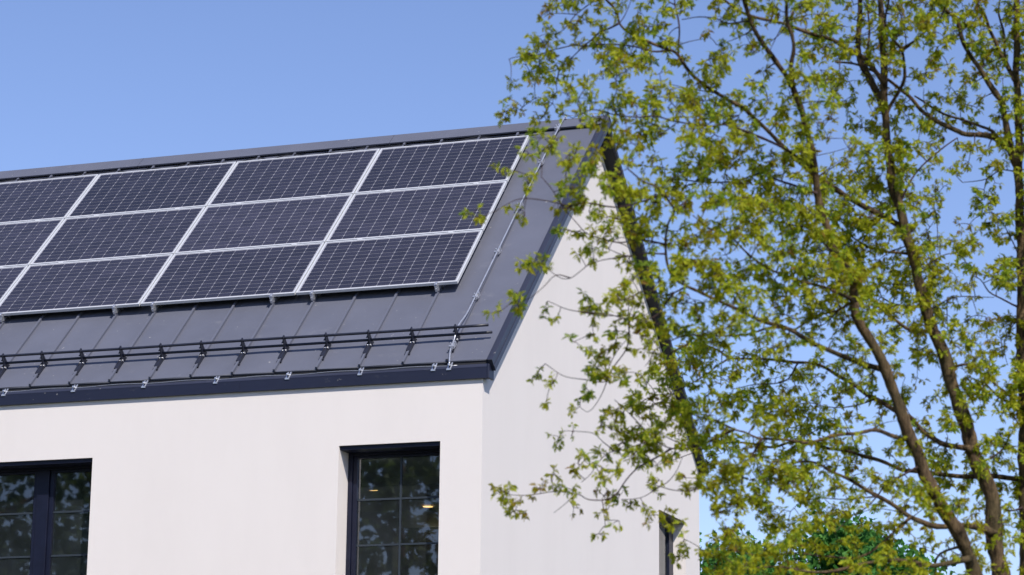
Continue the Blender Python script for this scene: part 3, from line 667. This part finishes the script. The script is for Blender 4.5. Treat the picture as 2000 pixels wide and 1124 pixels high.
LA([(1752, 507), (1720, 489), (1690, 478), (1660, 460), (1630, 440)], 7, 2.4, .4)
LA([(1672, 592), (1656, 581), (1620, 567), (1578, 553), (1531, 539), (1496, 521), (1471, 503), (1449, 485), (1421, 460), (1385, 445), (1350, 420)], 8, 2.2, -.7)
LA([(1631, 499), (1602, 468), (1578, 446), (1545, 440), (1510, 430)], 5, 2, -.3)
LA([(1706, 783), (1670, 792), (1620, 795), (1574, 788), (1540, 800)], 3.4, 1.5, .1)
LA([(1563, 722), (1542, 738), (1513, 749), (1471, 751), (1430, 760)], 3.4, 1.6, .2)
LA([(1489, 873), (1460, 902), (1435, 923), (1407, 938), (1389, 952), (1364, 956), (1320, 957), (1281, 948), (1263, 942)], 4.4, 1.6, -.2)
LA([(1284, 957), (1260, 969), (1239, 974), (1212, 975)], 2.2, 1.2, 0)
LA([(1460, 905), (1448, 950), (1440, 1000), (1430, 1040), (1400, 1060), (1376, 1080)], 3.4, 1.4, -.2)
LA([(1827, 606), (1855, 585), (1898, 580), (1941, 580)], 3.4, 1.6, .3)
LA([(1852, 585), (1850, 610), (1853, 650), (1866, 680)], 2.4, 1.3, .1)
LA([(1919, 902), (1951, 884), (1969, 856), (1990, 830)], 4.5, 2, .2)
LA([(1770, 395), (1785, 345), (1805, 317), (1834, 295), (1869, 270)], 5, 3, .2)
LA([(1860, 720), (1888, 712), (1920, 730), (1955, 760), (1990, 790), (2040, 800)], 7, 3, .4)
LA([(1790, 530), (1830, 505), (1855, 495), (1880, 500)], 3.5, 1.5, .1)
LA([(1741, 470), (1790, 470), (1820, 440), (1828, 420)], 3, 1.4, .1)
# --- oak C: the stem along the photograph's edge, crown reaching beyond it
LC = oakC.limb
LC([(2032, 2144), (2020, 1700), (2012, 1300), (2006, 1124), (2003, 900), (1997, 700), (1995, 500), (1993, 400), (1988, 330), (1990, 231), (1988, 178), (1986, 142), (1985, 89), (1985, 36), (1984, -30), (1984, -140), (1992, -280)], 52, 8, .2, True, 15.6)
LC([(1994, 325), (1976, 300), (1958, 213), (1941, 178), (1919, 142), (1898, 114), (1884, 85), (1869, 43), (1848, 21), (1827, -5), (1800, -70), (1790, -150)], 17, 4, -.5)
LC([(1990, 160), (1969, 132), (1951, 100), (1933, 64), (1923, 28), (1900, -10), (1890, -80)], 10, 4, -.3)
LC([(1975, 135), (1962, 100), (1958, 60), (1950, 20), (1960, -40)], 7, 3, .3)
LC([(1992, 305), (1958, 280), (1940, 270), (1912, 265), (1884, 262), (1866, 254), (1827, 235), (1798, 213), (1780, 192), (1756, 174), (1738, 160), (1706, 139), (1670, 125), (1630, 120)], 15, 4, -.2)
LC([(1948, 268), (1937, 256), (1916, 246), (1884, 235), (1848, 224), (1812, 205), (1784, 190)], 7, 4, .3)
LC([(2003, 941), (1969, 934), (1933, 930), (1884, 929), (1834, 927), (1791, 921), (1756, 918), (1716, 898), (1684, 888), (1656, 881), (1620, 877), (1585, 866), (1542, 866), (1510, 873), (1474, 866), (1442, 865), (1407, 868), (1382, 877), (1340, 880)], 13, 3, .8)
LC([(1994, 600), (1958, 585), (1933, 571), (1919, 549), (1900, 540)], 5, 2, -.2)
LC([(1996, 335), (1983, 335), (1958, 333), (1941, 342), (1923, 352), (1880, 356)], 3.4, 1.6, -.1)
LC([(1925, 352), (1923, 375), (1924, 391)], 2.2, 1.2, 0)
LC([(1996, 510), (1975, 470), (1952, 425), (1930, 415), (1905, 425)], 3, 1.4, -.1)
LC([(2003, 788), (1969, 784), (1948, 774), (1920, 745)], 8, 3, -.3)
LC([(2003, 985), (1976, 998), (1950, 990)], 5, 2, -.2)
LC([(1996, 640), (1985, 628), (1970, 650)], 3, 1.6, 0)
for yb, yy, dz in ((1000, 900, .5), (820, 700, -.7), (640, 520, .6), (450, 310, -.5), (300, 150, .5), (120, -60, -.3)):
    LC([(2006, yb), (2080, yb - 60), (2160, yy), (2260, yy - 60)], 9, 3, dz)
for pts in ([(1700, -40), (1640, -120), (1560, -190)], [(1450, -60), (1380, -130), (1300, -190)], [(1690, -180), (1750, -260), (1800, -330)]): LA(pts, 6, 2, .2)
for pts in ([(1990, -60), (1900, -140), (1850, -230)], [(1990, -120), (2080, -200), (2150, -280)]): LC(pts, 7, 2, .2)

GRID = """
00544 55245 45766 76777
15456 64234 33676 66577
15426 42353 24454 55377
11365 65664 54344 43457
44336 54666 64335 66336
35556 64667 77667 75436
25566 77877 77777 53033
22446 66567 77876 53154
01155 64556 55776 55545
04325 45776 67786 77666
32356 44566 66676 66345
01134 67655 34343 36466
01334 66656 43453 36566
02455 36775 65454 33588
01256 66766 87544 22635
00235 66765 77643 54444
12443 44564 77654 56665
23444 33455 65443 45555
00112 00254 55244 43324
00000 00246 55654 33343
"""
rows = [list(map(int, l.replace(' ', ''))) for l in GRID.strip().split('\n')]
assert len(rows) == 20 and all(len(r) == 20 for r in rows)
K = 12.6
cl = []
def sprinkle(x0, y0, x1, y1, dens, k=1.0):
    lam = -math.log(max(.02, 1 - min(.93, dens / 10 * .96))) * K * k
    for _ in range(rng.poisson(lam)): cl.append((rng.uniform(x0, x1), rng.uniform(y0, y1)))
for j in range(20):
    for i in range(20):
        if rows[j][i]: sprinkle(960 + 52 * i, 56.2 * j, 1012 + 52 * i, 56.2 * (j + 1), rows[j][i], (.80 if j < 4 else .34 if i < 3 else .52 if i < 5 else .80 if i < 8 else 1.0))
for i in range(-2, 28):                                  # crown beyond the frame: above, beside and a little below
    for j in range(-6, 22):
        inside = 0 <= i < 20 and 0 <= j < 20
        if inside or i < 0: continue
        if j < 0 and i < 20: d = max(0, min(rows[0][i], 6) - max(0, -j - 2) * 1.2 - (2 if i < 6 else 0))
        elif i >= 20 and j < 20: d = 6 - max(0, i - 23) * 1.5 - max(0, -j - 2)
        elif j >= 20 and 9 < i < 26: d = 4 - (j - 20)
        else: d = 0
        if d > 0: sprinkle(960 + 52 * i, 56.2 * j, 1012 + 52 * i, 56.2 * (j + 1), d, .8)
cl += [(930, 425), (924, 420), (936, 430), (1011, 585), (1015, 576), (1005, 588), (1060, 512), (1066, 506), (1052, 514), (985, 960), (978, 955), (992, 962), (1075, 100), (1045, 95)]
cl = np.array(cl)
# sprays of leaves: every spray hangs on a twig that leaves the nearest limb or twig of its tree
trees = (oakA, oakC)
off = np.array([0, 0.0])
NX = np.concatenate([np.array([(n[0], n[1], n[2], n[3], k) for n in t.nodes]) for k, t in enumerate(trees)])
keep = NX[:, 1] < 1300; NX = NX[keep]
sides = [[], []]
d0 = np.array([np.min((NX[:, 0] - c[0]) ** 2 + (NX[:, 1] - c[1]) ** 2) for c in cl]); order = np.argsort(d0)
pool = np.zeros((len(NX) + len(cl) * 8, 5)); pool[:len(NX)] = NX; npool = len(NX)
twigs = (MB(), MB()); sprays = []
for q in order:
    c = cl[q]; P = pool[:npool]
    dist = (P[:, 0] - c[0]) ** 2 + (P[:, 1] - c[1]) ** 2 + (P[:, 3] > 16) * 500
    k = int(np.argmin(dist)); b = P[k]; L = math.sqrt(dist[k])
    dm = L * PXM(b[2]); dep = b[2] + rng.normal() * (.10 + .35 * min(1.2, dm * 2.5)); ti = int(b[4])
    dep = min(max(dep, 12.6), 17.6)
    a = np.array([b[0], b[1], b[2]]); e = np.array([c[0], c[1], dep])
    midp = (a + e) / 2 + np.array([rng.normal() * L * .12, -abs(rng.normal()) * L * .10, 0])
    ts = np.linspace(0, 1, 7)[:, None]; B = (1 - ts) ** 2 * a + 2 * ts * (1 - ts) * midp + ts ** 2 * e
    W = [at(*r) for r in B]
    w0 = min(max(1.8, b[3] * .75), 3.6); r0 = .5 * w0 * PXM(dep); r1 = .5 * 1.25 * PXM(dep)
    if L > 5: twigs[ti].tube(W, [r0 + (r1 - r0) * t / 6 for t in range(7)], 5, False)
    for t in range(1, 7):
        pool[npool] = (*B[t], max(1.5, w0 * (1 - t * .08)), ti); npool += 1
    d = W[-1] - W[-3] if L > 5 else rng.normal(size=3); d = d / (np.linalg.norm(d) + 1e-9)
    sprays.append((ti, W[-1], d, dep))
    if L > 45 and rng.random() < .6: sprays.append((ti, W[4], rng.normal(size=3), dep))
for _ in range(170):                                       # fine bare shoots
    b = NX[rng.integers(len(NX))]
    if b[3] > 14 or b[1] > 1120: continue
    L = rng.uniform(30, 110); an = rng.uniform(0, 6.28); e = np.array([b[0] + L * math.cos(an), b[1] + L * math.sin(an), b[2] + rng.normal() * .15]); a = b[:3]
    if e[0] < 1230: continue
    midp = (a + e) / 2 + np.array([rng.normal() * L * .18, rng.normal() * L * .18, 0]); ts = np.linspace(0, 1, 8)[:, None]
    W = [at(*q_) for q_ in (1 - ts) ** 2 * a + 2 * ts * (1 - ts) * midp + ts ** 2 * e]
    twigs[int(b[4])].tube(W, [.5 * (2.2 - .15 * t) * PXM(b[2]) for t in range(8)], 5, False)
leafsets = [[], []]
for ti, p, d, dep in sprays:
    tone = .12 + .88 * rng.beta(2.2, 1.8)
    for _ in range(int(rng.integers(2, 6))):              # each spray is a few short shoots with a rosette of leaves at every tip
        sd = rng.normal(size=3) * .8 + d * .6; sd /= np.linalg.norm(sd) + 1e-9
        tip = p + sd * rng.uniform(.012, .055)
        twigs[ti].tube([p, (p + tip) / 2 + rng.normal(size=3) * .004, tip], [.0024, .0020, .0015], 4, False)
        n = int(rng.integers(6, 11))
        v = rng.normal(size=(n, 3)) * .75 + sd * .55 + np.array([0, 0, -.32]); v /= np.linalg.norm(v, axis=1, keepdims=True)
        size = rng.uniform(.020, .047, n) * rng.uniform(.8, 1.2)
        pos = tip + rng.normal(size=(n, 3)) * .004
        leafsets[ti].append((pos, v, rng.uniform(-1.6, 1.6, n), size, rng.uniform(.75, 1.05, n), np.clip(tone + rng.normal(size=n) * .16, 0, 1), np.full(n, dep)))
labels = ('yellow-green young oak with two leaning stems standing before the gable', 'yellow-green oak whose dark upright stem runs along the picture edge')
for ti, t in enumerate(trees):
    base = Vector(t.limbs[0][1][0]); base.z = 0
    root = empty('oak_tree', base); tag(root, labels[ti], 'tree', 'young oaks in front of the house')
    inv = np.array(base)
    for stem, W3, rad in t.limbs:
        if W3[0][2] < .35:
            W3 = [np.array([W3[0][0], W3[0][1], -.1])] + W3; rad = [rad[0] * 1.35] + rad
        mb = MB().tube([w - inv for w in W3], rad, 10 if stem else 7); mb.build('trunk' if stem else 'limb', M['bark'] if stem or rad[0] > .012 else M['twig'], root, True)
    tw = twigs[ti]; tw.v = [tuple(np.array(v) - inv) for v in tw.v]
    me = bpy.data.meshes.new('twigs'); me.from_pydata(tw.v, [], tw.f); me.materials.append(M['twig']); me.polygons.foreach_set('use_smooth', [True] * len(me.polygons))
    tag(link('twigs', me, None, root), kind='stuff')
    cat = [np.concatenate([s[k] for s in leafsets[ti]]) for k in range(7)]
    pos, v, ro, size, wid, tone, dep = cat
    # the leaves that show largest are single objects, the rest of the crown is one mass
    inframe = np.array([True] * len(pos)); rel = pos - CAM; dz = rel @ AF; uu = 1000 + FPX * (rel @ AR) / dz; vv = 562 - FPX * (rel @ AU) / dz
    score = size / dz - 10.0 * ~((uu > 920) & (uu < 1995) & (vv > 5) & (vv < 1118))
    big = np.argsort(-score)[:300 if ti == 0 else 120]; mask = np.ones(len(pos), bool); mask[big] = False
    V = place(OAK, pos[mask] - inv, v[mask], ro[mask], size[mask], wid[mask]); n, mv = V.shape[:2]
    F = (OAKF[None] + (np.arange(n) * mv)[:, None, None]).reshape(-1, 3)
    tag(link('crown', arr_mesh('crown', V.reshape(-1, 3), F, M['oakleaf'], np.repeat(tone[mask], mv)), None, root), kind='stuff')
    var = [arr_mesh('leaf', OAK, OAKF, M['oakleaf'], np.full(len(OAK), tn)) for tn in (.2, .38, .55, .72, .9)]
    X, Y, Z = frames(v[big], ro[big])
    for k, b in enumerate(big):
        o = link('leaf', var[min(4, int(tone[b] * 5))], None, root)
        mm = Matrix.Identity(4); s = size[b]
        for r in range(3):
            mm[r][0], mm[r][1], mm[r][2], mm[r][3] = X[k][r] * s * wid[b], Y[k][r] * s, Z[k][r] * s, pos[b][r] - inv[r]
        o.matrix_local = mm

# broadleaf trees: behind the house, and across the garden where the windows mirror them
def broadleaf(name, H, Wd, nleaf, lsize, mat, seed, lobes=9, base_frac=.3, open_=.0):
    g = np.random.default_rng(seed); tr = MB(); th_ = H * base_frac
    tr.tube([(0, 0, -.1), (.03 * H * g.normal() * .3, 0, th_ * .6), (.1 * g.normal(), .1 * g.normal(), th_ * 1.3), (.2 * g.normal(), .2 * g.normal(), H * .72)], [H * .022, H * .017, H * .013, H * .004], 9)
    cs = []
    for k in range(lobes):
        a = 6.283 * (k / lobes + g.uniform(-.06, .06)) * 2.4; z = th_ + (H - th_) * (.12 + .80 * (k + .5) / lobes); rr = Wd * .5 * (1 - ((z / H - .55) / .62) ** 2) * g.uniform(.35, .75)
        c = np.array([rr * math.cos(a), rr * math.sin(a), z]); cs.append((c, Wd * g.uniform(.16, .26)))
        tr.tube([(0, 0, max(th_ * .7, z - rr * .9)), tuple(c * np.array([.5, .5, 1]) + np.array([0, 0, -rr * .25])), tuple(c)], [H * .008, H * .006, H * .0025], 6)
    cs.append((np.array([0, 0, H * .93]), Wd * .14)); cs.append((np.array([0, 0, H * .6]), Wd * .3))
    w = np.array([r ** 2 for _, r in cs]); idx = g.choice(len(cs), nleaf // 6, p=w / w.sum())
    C_ = np.array([cs[i][0] for i in idx]); r_ = np.array([cs[i][1] for i in idx])
    dv = g.normal(size=(len(idx), 3)); dv /= np.linalg.norm(dv, axis=1, keepdims=True)
    cen = C_ + dv * (r_ * g.uniform(.35, 1.18, len(idx)) ** .8)[:, None] * np.array([1, 1, .8])
    cen = np.repeat(cen, 6, 0) + g.normal(size=(len(idx) * 6, 3)) * lsize * 1.2; n = len(cen)
    d = g.normal(size=(n, 3)) * .8 + np.repeat(dv, 6, 0) * .6 + np.array([0, 0, -.3])
    V = place(MAP, cen, d, g.uniform(-3, 3, n), g.uniform(.7, 1.3, n) * lsize, np.ones(n)); mv = V.shape[1]
    F = (MAPF[None] + (np.arange(n) * mv)[:, None, None]).reshape(-1, 3); tone = np.repeat(np.clip(np.repeat(g.beta(2, 2, len(idx)), 6) + g.normal(size=n) * .12, 0, 1), mv)
    return tr.mesh('trunk', M['bark'], True), arr_mesh('crown', V.reshape(-1, 3), F, mat, tone)
def put_tree(name, meshes, loc, rz, label, group, s=1.0):
    r = empty(name, loc); r.rotation_euler.z = rz; r.scale = (s, s, s); tag(r, label, 'tree', group)
    link('trunk', meshes[0], None, r); tag(link('crown', meshes[1], None, r), kind='stuff'); return r
def ground_at(u, d): p = at(u, 562, d); return (p[0], p[1], 0)
put_tree('maple_tree', broadleaf('a', 7.95, 4.4, 16000, .12, M['mapleleaf'], 3), ground_at(1625, 47), .4, 'fresh green leafy tree behind the oak stems, the taller crown', 'green trees beyond the house')
put_tree('maple_tree', broadleaf('b', 7.45, 4.8, 15000, .12, M['mapleleaf'], 8), ground_at(1445, 48), 1.9, 'fresh green leafy tree whose crown shows just past the house edge', 'green trees beyond the house')
put_tree('maple_tree', broadleaf('c', 7.25, 4.4, 13000, .12, M['mapleleaf'], 21), ground_at(1770, 49), 2.9, 'low fresh green tree behind the leaning oak stems', 'green trees beyond the house')
gm = broadleaf('g', 15.0, 8.5, 3600, .26, M['darkleaf'], 5, 12, .22)
for k, (x, y, s, rz) in enumerate(((-6, -33, .95, 0), (-13.5, -36, 1.08, 1.3), (-21, -34, .9, 2.2), (-29, -38, 1.12, 3.3), (1.0, -41, .8, 4.4))):
    put_tree('garden_tree', gm, (x, y, 0), rz, ['tall dark tree across the garden, nearest the viewer', 'tall dark tree across the garden mirrored in the narrow window', 'tall dark tree across the garden mirrored in the wide window', 'tallest dark tree across the garden, farthest along the row', 'smaller dark tree across the garden behind the viewer'][k], 'garden trees mirrored in the windows', s)
